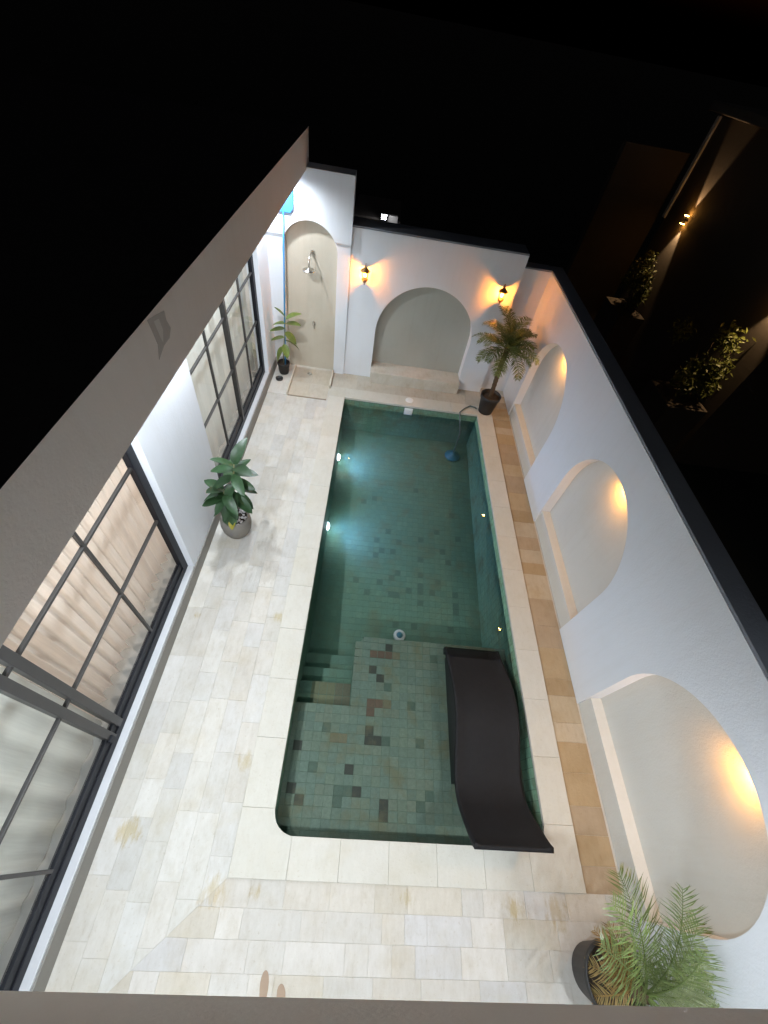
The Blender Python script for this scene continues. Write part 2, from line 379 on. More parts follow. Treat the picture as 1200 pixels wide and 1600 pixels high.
# shower floor: tray between two low kerbs
def shade(c, k): return tuple(x * k for x in c)
for (a, b, c0, c1, c) in ((XL + .002, -1.125, 6.673, 7.14, (.62, .60, .55)), (XL + .002, -1.125, 7.14, 7.60, (.60, .58, .53))):
    obj('shower_tile', slab([(a, c0), (b, c0), (b, c1), (a, c1)], -.045, -.017, .003), 'deck', deck, color=c)
for (a, b, c0, c1, c) in ((-1.095, -.72, 6.673, 7.15, (.54, .49, .40)), (-.72, -.345, 6.673, 7.15, (.55, .50, .42)), (-1.095, -.72, 7.15, 7.66, (.50, .45, .37)), (-.72, -.345, 7.15, 7.66, (.52, .46, .37))):
    obj('shower_tile', slab([(a + .001, c0), (b - .001, c0), (b - .001, c1), (a + .001, c1)], -.06, -.027, .003), 'deck', deck, color=c)
for (a, c0) in ((-1.125, 6.673), (-.345, 7.06)):
    obj('shower_kerb', B(a, a + .032, c0, 7.64, -.05, .045, bev=.004), 'seat', deck, color=(.62, .57, .48))
obj('shower_kerb', B(-1.093, -.35, 6.66, 6.674, -.05, -.006), 'seat', deck, color=(.36, .31, .24))  # dark strip: the shade line along the tray's near edge, put into colour
dr = lathe([(.052, 0), (.052, .006), (.03, .008), (.03, .004)], 20, (-.80, 7.47, -.027)); obj('floor_drain', dr, 'chrome', deck, True)

# ================================================================== pool coping
cop = tag(obj('pool_coping', B(-CB + .004, -.03, -CB + .004, L + CB - .004, -.25, -.040), 'grout'), 'cream stone edging of the pool', kind='structure')
ext = bmesh.new(); box(ext, W + .03, W + CB - .004, -CB + .004, L + CB - .004, -.25, -.040); box(ext, -.03, W + .03, -CB + .004, -.03, -.25, -.0405); box(ext, -.03, W + .03, L + .03, L + CB - .004, -.25, -.0405)
obj('coping_bed', ext, 'grout', cop)
CPAL = [(.67, .642, .562), (.675, .65, .572), (.66, .635, .555), (.665, .635, .55)]
def coping(poly, k=1.0):
    k *= random.uniform(.86, .89); c = tuple(x * k for x in random.choice(CPAL))
    obj('coping_slab', slab(poly, -.040, random.uniform(-.0005, .0005), .0035, 2), 'coping', cop, color=c)
g = .0007; r = .20
def arc(cx, cy_, a0, a1, n=8): return [(cx + r * math.cos(R(a0 + (a1 - a0) * i / n)), cy_ + r * math.sin(R(a0 + (a1 - a0) * i / n))) for i in range(n + 1)]
coping([(-CB, -CB), (r - g, -CB)] + arc(r, r, 270, 180) + [(-CB, r - g)])
coping([(W + CB, -CB), (W + CB, r - g)] + arc(W - r, r, 0, -90) + [(W - r + g, -CB)])
for a, b in zip(rows(r, W - r, .42), rows(r, W - r, .42)[1:]): coping([(a + g, -CB), (b - g, -CB), (b - g, 0), (a + g, 0)])
for a, b in zip(rows(r, L, .58), rows(r, L, .58)[1:]):
    coping([(-CB, a + g), (0, a + g), (0, b - g), (-CB, b - g)]); coping([(W, a + g), (W + CB, a + g), (W + CB, b - g), (W, b - g)], .97)
xs = [-CB, 0] + rows(0, W, .54)[1:] + [W + CB]
for a, b in zip(xs, xs[1:]): coping([(a + g, L + g), (b - g, L + g), (b - g, L + CB), (a + g, L + CB)], .95)

# ================================================================== pool basin
bs = bmesh.new()
box(bs, -.25, -.0022, -.25, L + .25, -1.9, -.045); box(bs, W + .0022, W + .25, -.25, L + .25, -1.9, -.045)
box(bs, -.0022, W + .0022, -.25, -.0022, -1.9, -.045); box(bs, -.0022, W + .0022, L + .0022, L + .25, -1.9, -.045)
v = [bs.verts.new(c) for c in ((-.2, -.2, bottom(-.2) - .0025), (W + .2, -.2, bottom(-.2) - .0025), (W + .2, L + .2, bottom(L + .2) - .0025), (-.2, L + .2, bottom(L + .2) - .0025))]; bs.faces.new(v)
# shelf, platform with a rounded corner, three steps
rp = .12; pl = [(.70, -.02), (W + .02, -.02), (W + .02, 2.12)] + [(.70 + rp + rp * math.cos(R(t)), 2.12 - rp + rp * math.sin(R(t))) for t in (90, 112, 135, 157, 180)]
def prism(bm, poly, z0, z1):
    top = [bm.verts.new((x, y, z1)) for x, y in poly]; bot = [bm.verts.new((x, y, z0)) for x, y in poly]; bm.faces.new(top); n = len(poly)
    for i in range(n): bm.faces.new((top[i], bot[i], bot[(i + 1) % n], top[(i + 1) % n]))
prism(bs, pl, -1.6, SHELF - .0028); prism(bs, [(-.02, -.02), (.70, -.02), (.70, 1.25), (-.02, 1.25)], -1.6, SHELF - .0030)
STEPS = [(1.25, 1.56, -.55), (1.56, 1.80, -.76), (1.80, 2.06, -.97)]
for a, b, z in STEPS: box(bs, -.02, .699, a - .01, b, -1.6, z - .0028)
for (cx, sx, a0) in ((r, -1, 180), (W - r, 1, 270)):
    arcp = arc(cx, r, a0, a0 + 90); corner = (-.02, -.02) if sx < 0 else (W + .02, -.02)
    prism(bs, arcp + ([(r, -.02), corner, (-.02, r)] if sx < 0 else [(W + .02, r), corner, (W - r, -.02)]), -1.6, -.046)
basin = tag(obj('pool_basin', bs, 'pool_grout'), 'green stone tiled pool basin', kind='structure')
GREENS = [(.108, .205, .135), (.114, .208, .132), (.104, .200, .137), (.120, .214, .140), (.116, .198, .126), (.102, .200, .135)]
DARK = (.032, .034, .024); MID = (.060, .098, .068); RED = (.095, .060, .036); BRN = (.125, .115, .065)
sh_dark = {}
for (x, y), c in zip([(.7, .61), (.8, .42), (.12, .42), (.22, .33), (.12, .81), (.41, 1.0), (.32, .61), (.59, .43), (.66, .43), (.6, .32), (1.1, .33), (1.1, .23), (1.57, .42), (1.48, .33), (.89, 1.01), (.9, .91), (.99, .9), (1.11, .9), (1.47, .9), (.9, 1.21), (.9, 1.3), (.99, 1.3), (1.09, 1.3), (.9, 1.89), (.99, 1.89), (1.09, 1.89), (1.1, 1.99), (1.19, 1.89), (.9, 1.69), (1.0, 1.59), (1.09, 1.49), (1.38, 1.29), (1.68, 1.89), (.52, .9), (.6, .91)],
    [DARK, DARK, DARK, DARK, DARK, MID, MID, MID, MID, MID, DARK, DARK, MID, MID, DARK, DARK, DARK, MID, MID, RED, RED, RED, BRN, RED, RED, RED, DARK, BRN, DARK, DARK, MID, MID, MID, BRN, BRN]):
    sh_dark[(round(x * 10), round(y * 10))] = c
dp_dark = {(round(x * 10), round(y * 10)) for x, y in [(.58, 3.4), (.95, 3.39), (1.16, 3.48), (1.26, 3.56), (1.15, 3.2), (.78, 3.18), (1.33, 3.19), (1.52, 3.29), (1.71, 3.39), (1.71, 3.28), (1.71, 3.61), (1.73, 3.11), (1.9, 3.29), (1.98, 3.46), (2.28, 3.27), (2.28, 3.12), (2.28, 3.01), (2.19, 2.74), (1.71, 3.92), (2.06, 4.11), (1.7, 4.29), (1.98, 4.48), (1.26, 4.21), (1.24, 4.01), (1.04, 4.01), (.88, 4.19), (.87, 3.94), (1.14, 4.39), (.79, 5.11), (.59, 4.95), (1.6, 5.36), (2.27, 4.9), (2.35, 4.37), (2.15, 3.92), (1.61, 2.74), (1.33, 2.74)]}
def green(): 
    c = random.choice(GREENS); k = random.uniform(.93, 1.07); return tuple(x * k for x in c)
mv, mf, mc = [], [], []
def mosaic(o, u, w, n, lu, lw, col):
    """one bevelled tile: origin o, edges u*lu and w*lw, standing proud along n"""
    o, u, w, n = Vector(o), Vector(u), Vector(w), Vector(n); k = len(mv); e = .0009; bv = .002
    for (s, t, h) in ((e, e, -.012), (lu - e, e, -.012), (lu - e, lw - e, -.012), (e, lw - e, -.012), (e + bv, e + bv, 0), (lu - e - bv, e + bv, 0), (lu - e - bv, lw - e - bv, 0), (e + bv, lw - e - bv, 0)):
        mv.append(o + u * s + w * t + n * h)
    for q in ((4, 5, 6, 7), (0, 1, 5, 4), (1, 2, 6, 5), (2, 3, 7, 6), (3, 0, 4, 7)): mf.append([k + i for i in q]); mc.append(col)
cells = []
for i in range(0, 28):
    x0, x1 = max(0, i * .1 - .05), min(W, i * .1 + .05)
    if x1 - x0 < .02: continue
    for j in range(0, 69):
        y0, y1 = max(0, j * .1 - .05), min(L, j * .1 + .05)
        if y1 - y0 < .02: continue
        xc, yc = (x0 + x1) / 2, (y0 + y1) / 2
        if yc < 2.12 and (xc > .70 or yc < 1.25):
            if xc < .70 < x1: x1_ = .70
            if y1 > 2.12: y1 = 2.12
            if xc > .7 and xc < .8 and yc > 2.0: continue
            if xc < .7 and y1 > 1.25: y1 = 1.25
            if (xc < .12 or xc > W - .12) and yc < .08: continue
            c = sh_dark.get((i, j)); c = shade(c, random.uniform(.9, 1.15)) if c else tuple(a * b for a, b in zip(green(), (1.08, .82, .90)))
            cells.append((x0, x1, y0, y1, c, 0 if c else 1))
        elif yc > 2.0:
            c = MID if (i, j) in dp_dark else shade(green(), .95)
            sl = (bottom(y1) - bottom(y0)) / (y1 - y0)
            mosaic((x0, y0, bottom(y0)), (1, 0, 0), (0, 1, sl), (0, 0, 1), x1 - x0, y1 - y0, c)
# the shelf tiles one can pick apart, one object each; those beneath the lounger join the mosaic
cells.sort(key=lambda q: (q[0] > 1.80, q[2]))
tile_meshes = {}
for k, (x0, x1, y0, y1, c, _) in enumerate(cells):
    if k < 298:
        key = (round(x1 - x0, 3), round(y1 - y0, 3))
        if key not in tile_meshes:
            a, b = key[0] / 2 - .0008, key[1] / 2 - .0008
            bm = slab([(-a, -b), (a, -b), (a, b), (-a, b)], -.013, 0, .0018); me = bpy.data.meshes.new('pool_tile'); bmesh.ops.recalc_face_normals(bm, faces=bm.faces); bm.to_mesh(me); bm.free(); me.materials.append(M['tile_obj']); tile_meshes[key] = me
        o = bpy.data.objects.new('pool_tile', tile_meshes[key]); o.location = ((x0 + x1) / 2, (y0 + y1) / 2, SHELF + random.uniform(-.001, .001)); o.color = (*c, 1); COL.objects.link(o); o.parent = basin
    else:
        mosaic((x0, y0, SHELF), (1, 0, 0), (0, 1, 0), (0, 0, 1), x1 - x0, y1 - y0, c)
for n_, (a, b, z) in enumerate(STEPS):
    for i in range(0, 7):
        x0, x1 = max(0, i * .1 - .05), i * .1 + .05
        for (c0, c1) in ((a, (a + b) / 2), ((a + b) / 2, b)):
            c = green(); 
            if n_ == 0 and i > 1: c = (.15, .155, .075) if i < 5 else BRN
            if c1 == b: c = shade(c, .8)  # far half of each tread painted darker for the step's shadow band
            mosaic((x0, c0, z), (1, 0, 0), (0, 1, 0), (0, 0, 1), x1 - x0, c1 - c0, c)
for j in range(0, 68):
    y0, y1 = j * .1, j * .1 + .1
    zb = bottom(y0); nz = max(1, round((-.05 - zb) / .1)); h = (-.05 - zb) / nz
    for k in range(nz):
        z = -.05 - (k + 1) * h
        if y0 >= r: 
            mosaic((W, y0, z), (0, 1, 0), (0, 0, 1), (-1, 0, 0), .1, h, shade(green(), 1.7)); mosaic((0, y0, z), (0, 1, 0), (0, 0, 1), (1, 0, 0), .1, h, green())  # right wall tiles coloured lighter, painting in the light that falls on it
for i in range(27):
    zb = bottom(L); nz = 8; h = (-.05 - zb) / nz
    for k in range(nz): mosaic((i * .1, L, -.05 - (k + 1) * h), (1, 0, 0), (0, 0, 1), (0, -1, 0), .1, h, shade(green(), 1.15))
    if 2 <= i < 25:
        for k in range(3): mosaic((i * .1, 0, -.05 - (k + 1) * .1), (1, 0, 0), (0, 0, 1), (0, 1, 0), .1, .1, green())
me = bpy.data.meshes.new('mosaic'); me.from_pydata([tuple(v) for v in mv], [], mf)
at_ = me.attributes.new('tilecol', 'FLOAT_COLOR', 'FACE')
for i, c in enumerate(mc): at_.data[i].color = (*c, 1)
me.materials.append(M['tile_att']); o = bpy.data.objects.new('mosaic', me); COL.objects.link(o); o.parent = basin; o['kind'] = 'stuff'

# water
mw = mat_thin_glass('pool_water', (1, 1, 1), 1.333, 0.0, 0.06, False); nt = mw.node_tree
sc_ = N(nt, 'ShaderNodeVolumePrincipled'); sc_.inputs['Color'].default_value = (0.34, 0.70, 0.47, 1); sc_.inputs['Density'].default_value = 0.30
sc_.inputs['Absorption Color'].default_value = (0.12, 0.66, 0.40, 1)
nt.links.new(sc_.outputs[0], nt.nodes['Material Output'].inputs['Volume'])
M['water'] = mw
tag(obj('water', B(-.006, W + .006, -.006, L + .006, -1.6, WATER), 'water'), 'still green water filling the pool', kind='structure')

# ---- underwater lamps
for y_, z_, la in ((5.72, -.60, 'underwater lamp glowing on the pool wall nearer the end wall'), (4.13, -.70, 'underwater lamp glowing on the pool wall opposite the middle niche')):
    t = empty('pool_lamp', (0, y_, z_), 'round blue-white ' + la, 'lamp', 'underwater lamps')
    def rotx(bm): bmesh.ops.rotate(bm, verts=bm.verts, cent=(0, 0, 0), matrix=Matrix.Rotation(R(90), 3, 'Y')); bmesh.ops.translate(bm, verts=bm.verts, vec=(0, y_, z_)); return bm
    obj('bezel', rotx(lathe([(.085, 0), (.085, .018), (.06, .022), (.06, .012)], 24)), 'white_pl', t, True)
    obj('lens', rotx(lathe([(.058, .012), (.054, .030), (.036, .044), (.004, .049)], 20)), 'poolled', t, True)
    spot('lamp_light', (.07, y_, z_), (1.5, y_, z_ - .12), POOL_W, POOL_C, 130, .9, .04, t)
# ---- main drain, skimmer, vacuum head and hose
t = empty('main_drain', (1.365, 2.53, bottom(2.53)), 'round pale drain cover on the pool floor beside the submerged platform', 'drain')
obj('cover', lathe([(.095, 0), (.095, .02), (.08, .03), (.02, .034)], 24, (1.365, 2.53, bottom(2.53))), 'white_pl', t, True)
obj('grate', lathe([(.05, .0), (.05, .006), (.01, .008)], 16, (1.365, 2.53, bottom(2.53) + .033)), 'teal_pl', t, True)
t = empty('pool_skimmer', (1.30, L, -.12), 'white plastic skimmer mouth set in the far pool edge', 'skimmer')
obj('faceplate', B(1.215, 1.385, L - .014, L + .004, -.215, -.055, bev=.005), 'white_pl', t); obj('weir_flap', B(1.24, 1.36, L - .03, L - .016, -.20, -.09, bev=.004), 'white_pl', t)
tag(obj('skimmer_lid', lathe([(.082, -.01), (.082, .008), (.07, .012), (.02, .012)], 28, (1.30, 6.985, 0)), 'white_pl', smooth=True), 'round white access lid on the pool edging', 'lid')
t = empty('pool_vacuum', (2.38, 6.45, -.8), 'round blue vacuum head lying under water with a hose', 'pool vacuum')
zz = bottom(6.4); obj('vacuum_head', lathe([(.15, 0), (.16, .02), (.15, .05), (.06, .085), (.05, .12)], 26, (2.36, 6.40, zz + .004)), 'teal_pl', t, True)
obj('hose', tube([(2.36, 6.40, zz + .10), (2.38, 6.45, -.55), (2.42, 6.6, -.35), (2.36, 6.72, -.12), (2.33, 6.80, .016), (2.45, 6.95, .018), (2.56, 7.05, .018), (2.66, 7.02, .018), (2.69, 6.99, .018)], .014), 'hose', t, True)

# ================================================================== boundary wall on the right with three arched niches
def arch_panel(bm, F, a0, a1, z0, z1, niches, rad, spring, depth, thick):
    """front sheet with arched openings open at the floor, reveals; F maps (along, z, depth) to xyz"""
    poly = [(a0, z0), (a0, z1), (a1, z1), (a1, z0)]
    outline = [(a1, z0)]
    for c in sorted(niches, reverse=True):
        outline += [(c + rad, z0), (c + rad, spring)] + [(c + rad * math.cos(R(t)), spring + rad * math.sin(R(t))) for t in range(6, 175, 6)] + [(c - rad, spring), (c - rad, z0)]
    outline += [(a0, z0), (a0, z1), (a1, z1)]
    # split into strips so that no polygon is too concave
    def quad(*p): bm.faces.new([bm.verts.new(F(*q)) for q in p])
    edges = [a0]
    for c in sorted(niches): edges += [c - rad, c + rad]
    edges.append(a1)
    for k in range(0, len(edges), 2): 
        quad((edges[k], z0, 0), (edges[k + 1], z0, 0), (edges[k + 1], z1, 0), (edges[k], z1, 0))
    for c in niches:
        pts = [(c + rad * math.cos(R(t)), spring + rad * math.sin(R(t))) for t in range(180, -1, -5)]
        for p, q in zip(pts, pts[1:]): quad((p[0], p[1], 0), (q[0], q[1], 0), (q[0], z1, 0), (p[0], z1, 0))
        ring = [(c - rad, z0)] + pts + [(c + rad, z0)]
        for p, q in zip(ring, ring[1:]): quad((p[0], p[1], 0), (p[0], p[1], depth), (q[0], q[1], depth), (q[0], q[1], 0))
    quad((a0, z1, 0), (a1, z1, 0), (a1, z1, thick), (a0, z1, thick))
    quad((a0, z0, thick), (a1, z0, thick), (a1, z1, thick), (a0, z1, thick))
    for a in (a0, a1): quad((a, z0, 0), (a, z1, 0), (a, z1, thick), (a, z0, thick))
    bmesh.ops.remove_doubles(bm, verts=bm.verts, dist=1e-5)
def niche_back(F, c, rad, spring, z0, depth):
    bm = bmesh.new(); pts = [(c + (rad + .01) * math.cos(R(t)), spring + (rad + .01) * math.sin(R(t))) for t in range(180, -1, -5)]
    bm.faces.new([bm.verts.new(F(p[0], p[1], depth)) for p in [(c - rad - .01, z0)] + pts + [(c + rad + .01, z0)]]); 
    bm.faces.new([bm.verts.new(F(p[0], p[1], depth + .03)) for p in [(c - rad - .01, z0)] + pts + [(c + rad + .01, z0)]]); return bm
NR, NS = .93, 1.0
NC = [0.47, 3.27, 6.07]
FR = lambda a, z, d: (XR + d, a, z)
t = empty('boundary_wall', (XR + .1, 3.2, -.03), 'long white boundary wall with three arched niches beside the pool', 'wall')
bm = bmesh.new(); arch_panel(bm, FR, YF, 8.08, -.03, 2.398, NC, NR, NS, .15, .235); obj('wall', bm, 'stucco', t)
obj('wall_cap', B(XR + .006, XR + .245, YF, 8.08, 2.400, 2.425, bev=.004), 'cap', t)
for c in NC:
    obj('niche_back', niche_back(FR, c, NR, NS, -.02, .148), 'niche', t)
    obj('niche_sill', B(XR + .022, XR + .149, c - NR + .001, c + NR - .001, -.028, .25, bev=.006), 'niche', t)
for k, c in enumerate(NC):
    lab = ['small warm lamp under the crown of the arched niche behind the front palm', 'small warm lamp under the crown of the middle arched niche', 'small warm lamp under the crown of the arched niche beside the potted palm'][k]
    t = empty('niche_lamp', (XR + .08, c, NS + NR - .03), lab, 'lamp', 'warm niche lamps')
    z_ = NS + NR - .002
    obj('housing', lathe([(.034, -.036), (.038, -.034), (.038, .0), (.05, 0.0), (.05, .003)], 20, (XR + .085, c, z_)), 'brass', t, True)
    obj('lens', lathe([(.026, -.002), (.030, 0.0), (.028, .002)], 16, (XR + .085, c, z_ - .040)), 'nichelamp', t, True)
    spot('lamp_light', (XR + .085, c, z_ - .05), (XR + .10, c, 0), NICHE_W, NICHE_C, 165, .8, .02, t)

# ================================================================== back wall with lanterns and seat niche
FB = lambda a, z, d: (a, YB + d, z)
t = empty('back_wall', (1.4, YB + .2, -.03), 'white end wall with a wide arched seat niche behind the pool', 'wall')
bm = bmesh.new(); arch_panel(bm, FB, -.105, 2.845, -.03, 2.64, [1.385], .935, .985, .225, .42); obj('wall', bm, 'stucco', t)
obj('wall_cap', B(-.104, 2.844, YB + .006, YB + .43, 2.642, 2.668, bev=.004), 'cap', t)
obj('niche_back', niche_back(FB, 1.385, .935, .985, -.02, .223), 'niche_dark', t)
obj('seat', B(.452, 2.318, YB - .20, YB + .224, -.028, .215, bev=.01), 'seat', t, color=(.58, .55, .48))
obj('return_wall', B(2.846, XR + .003, YB + .17, YB + .42, -.03, 2.397), 'stucco', t)
obj('return_cap', B(2.85, XR - .002, YB + .175, YB + .43, 2.399, 2.424), 'cap', t)

# ================================================================== shower wall
t = empty('shower_wall', (-.8, 7.7, -.03), 'tall white shower wall with a narrow cream arched recess', 'wall')
FS = lambda a, z, d: (a, 7.625 + d, z)
bm = bmesh.new(); arch_panel(bm, FS, XL + .002, -.107, -.03, 3.31, [-.785], .46, 2.19, .11, .30); obj('wall', bm, 'stucco', t)
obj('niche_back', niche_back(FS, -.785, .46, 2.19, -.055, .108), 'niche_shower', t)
aa = math.degrees(math.asin((2.40 - 2.19) / .46))
pts = [(XL + .003, 2.40)] + [(-.785 + .462 * math.cos(R(180 - aa - (180 - 2 * aa) * i / 16)), 2.19 + .462 * math.sin(R(180 - aa - (180 - 2 * aa) * i / 16))) for i in range(17)] + [(-.102, 2.40), (-.102, 3.309), (XL + .003, 3.309)]
bm = bmesh.new(); f1 = [bm.verts.new((x, 7.598, z)) for x, z in pts]; f2 = [bm.verts.new((x, 7.63, z)) for x, z in pts]; bm.faces.new(f1)
for i in range(len(pts)): bm.faces.new((f1[i], f2[i], f2[(i + 1) % len(pts)], f1[(i + 1) % len(pts)]))
obj('header', bm, 'stucco', t)
# shower set
t = empty('shower', (-.765, 7.73, 2.15), 'steel rain shower head on an arm in the arched recess', 'shower')
obj('arm', tube([(-.758, 7.735, 2.165), (-.76, 7.66, 2.20), (-.764, 7.55, 2.20), (-.77, 7.46, 2.165), (-.773, 7.42, 2.10), (-.775, 7.405, 2.03)], .012), 'chrome', t, True)
obj('flange', lathe([(.035, 0), (.035, .01), (.018, .02)], 18, (-.758, 7.715, 2.165)), 'chrome', t, True)
obj('shower_head', lathe([(.098, 0), (.102, .008), (.098, .016), (.03, .028), (.016, .05)], 28, (-.775, 7.40, 1.985)), 'chrome', t, True)
t = empty('shower_valve', (-.74, 7.72, .9), 'small steel shower tap on the recess wall below the shower head', 'tap')
obj('valve_body', tube([(-.74, 7.735, .93), (-.74, 7.69, .93), (-.74, 7.685, .93)], [.028, .024, .018], 14), 'chrome', t, True); obj('lever', tube([(-.74, 7.69, .93), (-.735, 7.675, .88), (-.725, 7.665, .85)], .008), 'chrome', t, True)

# ================================================================== the house on the left and above
house = empty('house', (-2.2, 3.0, -.03), 'white single-storey villa wing with black glazed doors and a deep flat roof edge', 'house')
DZ0, DZ1 = .205, 2.93
XW = -1.70
obj('wall', B(XW, XL, 2.62, 3.86, -.03, ZF0), 'stucco', house); obj('wall', B(XW, XL, 6.99, 7.92, -.03, ZF0), 'stucco', house)
obj('header_wall', B(XW + .002, XL - .002, 3.86, 6.99, DZ1, ZF0), 'stucco', house); obj('header_wall', B(XW + .002, XL - .002, -3.2, 2.62, DZ1, ZF0), 'stucco', house)
obj('threshold', B(XW - .02, XL - .002, -3.2, 2.6195, -.03, DZ0, bev=.004), 'thresh', house); obj('threshold', B(XW - .02, XL - .002, 3.8605, 6.9895, -.03, DZ0, bev=.004), 'thresh', house)
obj('skirting', B(XL - .001, XL + .014, YF, 7.60, -.03, .185, bev=.003), 'skirt', house)
obj('front_wall', B(-1.7, 3.4, YF - .2, YF, -.03, ZF0 - .002), 'stucco', house)
# roof slab: one L, its edge the grey fascia
poly = [(-7, 7.86), (-7, -7), (4.2, -7), (4.2, YFF), (XF, YFF), (XF, 7.86)]
bm = bmesh.new(); prism(bm, poly[::-1], ZF0 + .001, ZF1); bm.faces.new([bm.verts.new((x, y, ZF0 + .001)) for x, y in poly]); bmesh.ops.remove_doubles(bm, verts=bm.verts, dist=1e-5)
roof = obj('roof_edge', bm, 'fascia', house)
obj('roof_surface', slab([(-7, 7.855), (-7, -7), (4.195, -7), (4.195, YFF - .001), (XF - .001, YFF - .001), (XF - .001, 7.859)][::-1], ZF1 - .001, ZF1 + .0015, 0), 'roof', house)
# scraped plaster patch on the fascia
def patch(pts, x, m):
    bm = bmesh.new(); f = [bm.verts.new((x, y, z)) for y, z in pts]; bm.faces.new(f); b_ = [bm.verts.new((x - .01, y, z)) for y, z in pts]
    for i in range(len(pts)): bm.faces.new((f[i], b_[i], b_[(i + 1) % len(pts)], f[(i + 1) % len(pts)]))
    obj('plaster_patch', bm, m, roof)
patch([(2.18, 3.700), (2.26, 3.685), (2.39, 3.655), (2.385, 3.60), (2.41, 3.54), (2.36, 3.50), (2.27, 3.50), (2.17, 3.465), (2.21, 3.54), (2.20, 3.60)], XF + .002, 'patch')
patch([(2.24, 3.665), (2.30, 3.65), (2.31, 3.58), (2.27, 3.52), (2.255, 3.57)], XF + .0035, 'patch2')
# soffit downlights
DL = [(-1.16, y) for y in (7.22, 5.55, 3.70, 1.95, 0.25)] + [(x, -.72) for x in (-.70, 1.0, 3.10)]
for (x, y) in DL:
    watts = DOWN_W * (.68 if y > 7 else 1.2 if y > 5 else .95 if x > 2 else .72 if y < 0 else 1.0)
    d = obj('downlight', lathe([(.062, -.008), (.066, -.004), (.066, .002), (.046, .003), (.044, -.004)], 24, (x, y, ZF0)), 'white_pl', house, True)
    obj('lens', lathe([(.042, -.003), (.042, -.001)], 20, (x, y, ZF0 - .001)), 'led', d, True)
    spot('downlight_light', (x, y, ZF0 - .03), (x, y, 0), watts, DOWN_C, 168, .75, .045, d)
# upper storey set back behind the balcony, with its lamp
obj('upper_wall', B(-6, 4.0, -4.4, -4.2, ZF1 + .009, 6.9), 'stucco', house)
bl = obj('balcony_lamp', lathe([(.09, -.10), (.12, -.05), (.12, .04), (.07, .09)], 20, (.9, -4.06, 5.9)), 'white_pl', house, True)
obj('lamp_plate', B(.84, .96, -4.199, -4.15, 5.82, 5.98, bev=.01), 'white_pl', bl)
point('balcony_light', (.9, -3.85, 5.9), 20, (1.0, .95, .88), .12, bl)
# room behind the doors
obj('room_floor', B(-5.0, XW - .021, -3.2, 7.9, .0, DZ0 - .004), 'room', house); obj('room_wall', B(-5.2, -5.0, -3.2, 7.9, .0, ZF0 - .001), 'roomwall', house); obj('room_wall', B(-5.0, XW, 7.7, 7.9, DZ0, ZF0 - .001), 'roomwall', house)

lamp = obj('ceiling_lamp', lathe([(.20, -.05), (.21, -.045), (.21, -.001), (.20, 0)], 24, (-3.7, 2.4, ZF0 - .001)), 'white_pl', house, True)
point('room_light', (-3.7, 2.4, ZF0 - .30), 125, (1.0, .90, .82), .15, lamp)
lamp = obj('ceiling_lamp', lathe([(.20, -.05), (.21, -.045), (.21, -.001), (.20, 0)], 24, (-3.2, 5.4, ZF0 - .001)), 'white_pl', house, True)
point('room_light', (-3.2, 5.4, ZF0 - .30), 90, (1.0, .97, .92), .15, lamp)
# doors: frame, muntins and panes
XD = -1.585
def door(y0, y1, verts, stiles, z_bars, fr=.105):
    f = B(XD - .05, XD + .012, y0, y0 + fr, DZ0, DZ1, bev=.004); box(f, XD - .05, XD + .012, y1 - fr, y1, DZ0, DZ1, bev=.004)
    box(f, XD - .05, XD + .010, y0 + fr, y1 - fr, DZ0 + .001, DZ0 + .10, bev=.004); box(f, XD - .05, XD + .010, y0 + fr, y1 - fr, DZ1 - fr, DZ1 - .001, bev=.004)
    d = obj('sliding_door', f, 'black', house)
    zb = DZ0 + .10
    obj('bottom_rail', B(XD - .045, XD - .004, y0 + fr, y1 - fr, zb - .01, zb + .11, bev=.004), 'black', d)
    for y in stiles: obj('stile', B(XD - .052, XD + .016, y - .035, y + .035, DZ0 + .09, DZ1 - fr, bev=.004), 'muntin', d)
    for y in verts: obj('muntin', B(XD - .034, XD - .002, y - .0125, y + .0125, zb + .10, DZ1 - fr, bev=.003), 'muntin', d)
    for z in z_bars: obj('muntin', B(XD - .0335, XD - .0025, y0 + fr, y1 - fr, z - .0125, z + .0125, bev=.003), 'muntin', d)
    ys = [y0 + fr] + sorted(verts + stiles) + [y1 - fr]; zs = [zb + .10] + z_bars + [DZ1 - fr]
    for a, b in zip(ys, ys[1:]):
        for c, e in zip(zs, zs[1:]):
            bm = bmesh.new(); bm.faces.new([bm.verts.new((XD - .018, yy, z_)) for yy, z_ in ((a, c), (b, c), (b, e), (a, e))]); obj('pane', bm, 'glass', d)
    return d
d1 = door(-3.19, 2.615, [-2.1, -1.2, -.295, 1.665], [.65, .785], [1.285, 2.065])
obj('latch', B(XD + .006, XD + .035, .60, .66, .33, .42, bev=.006), 'black', d1)
d2 = door(3.865, 6.985, [4.66, 6.17], [5.42], [1.255, 2.035])

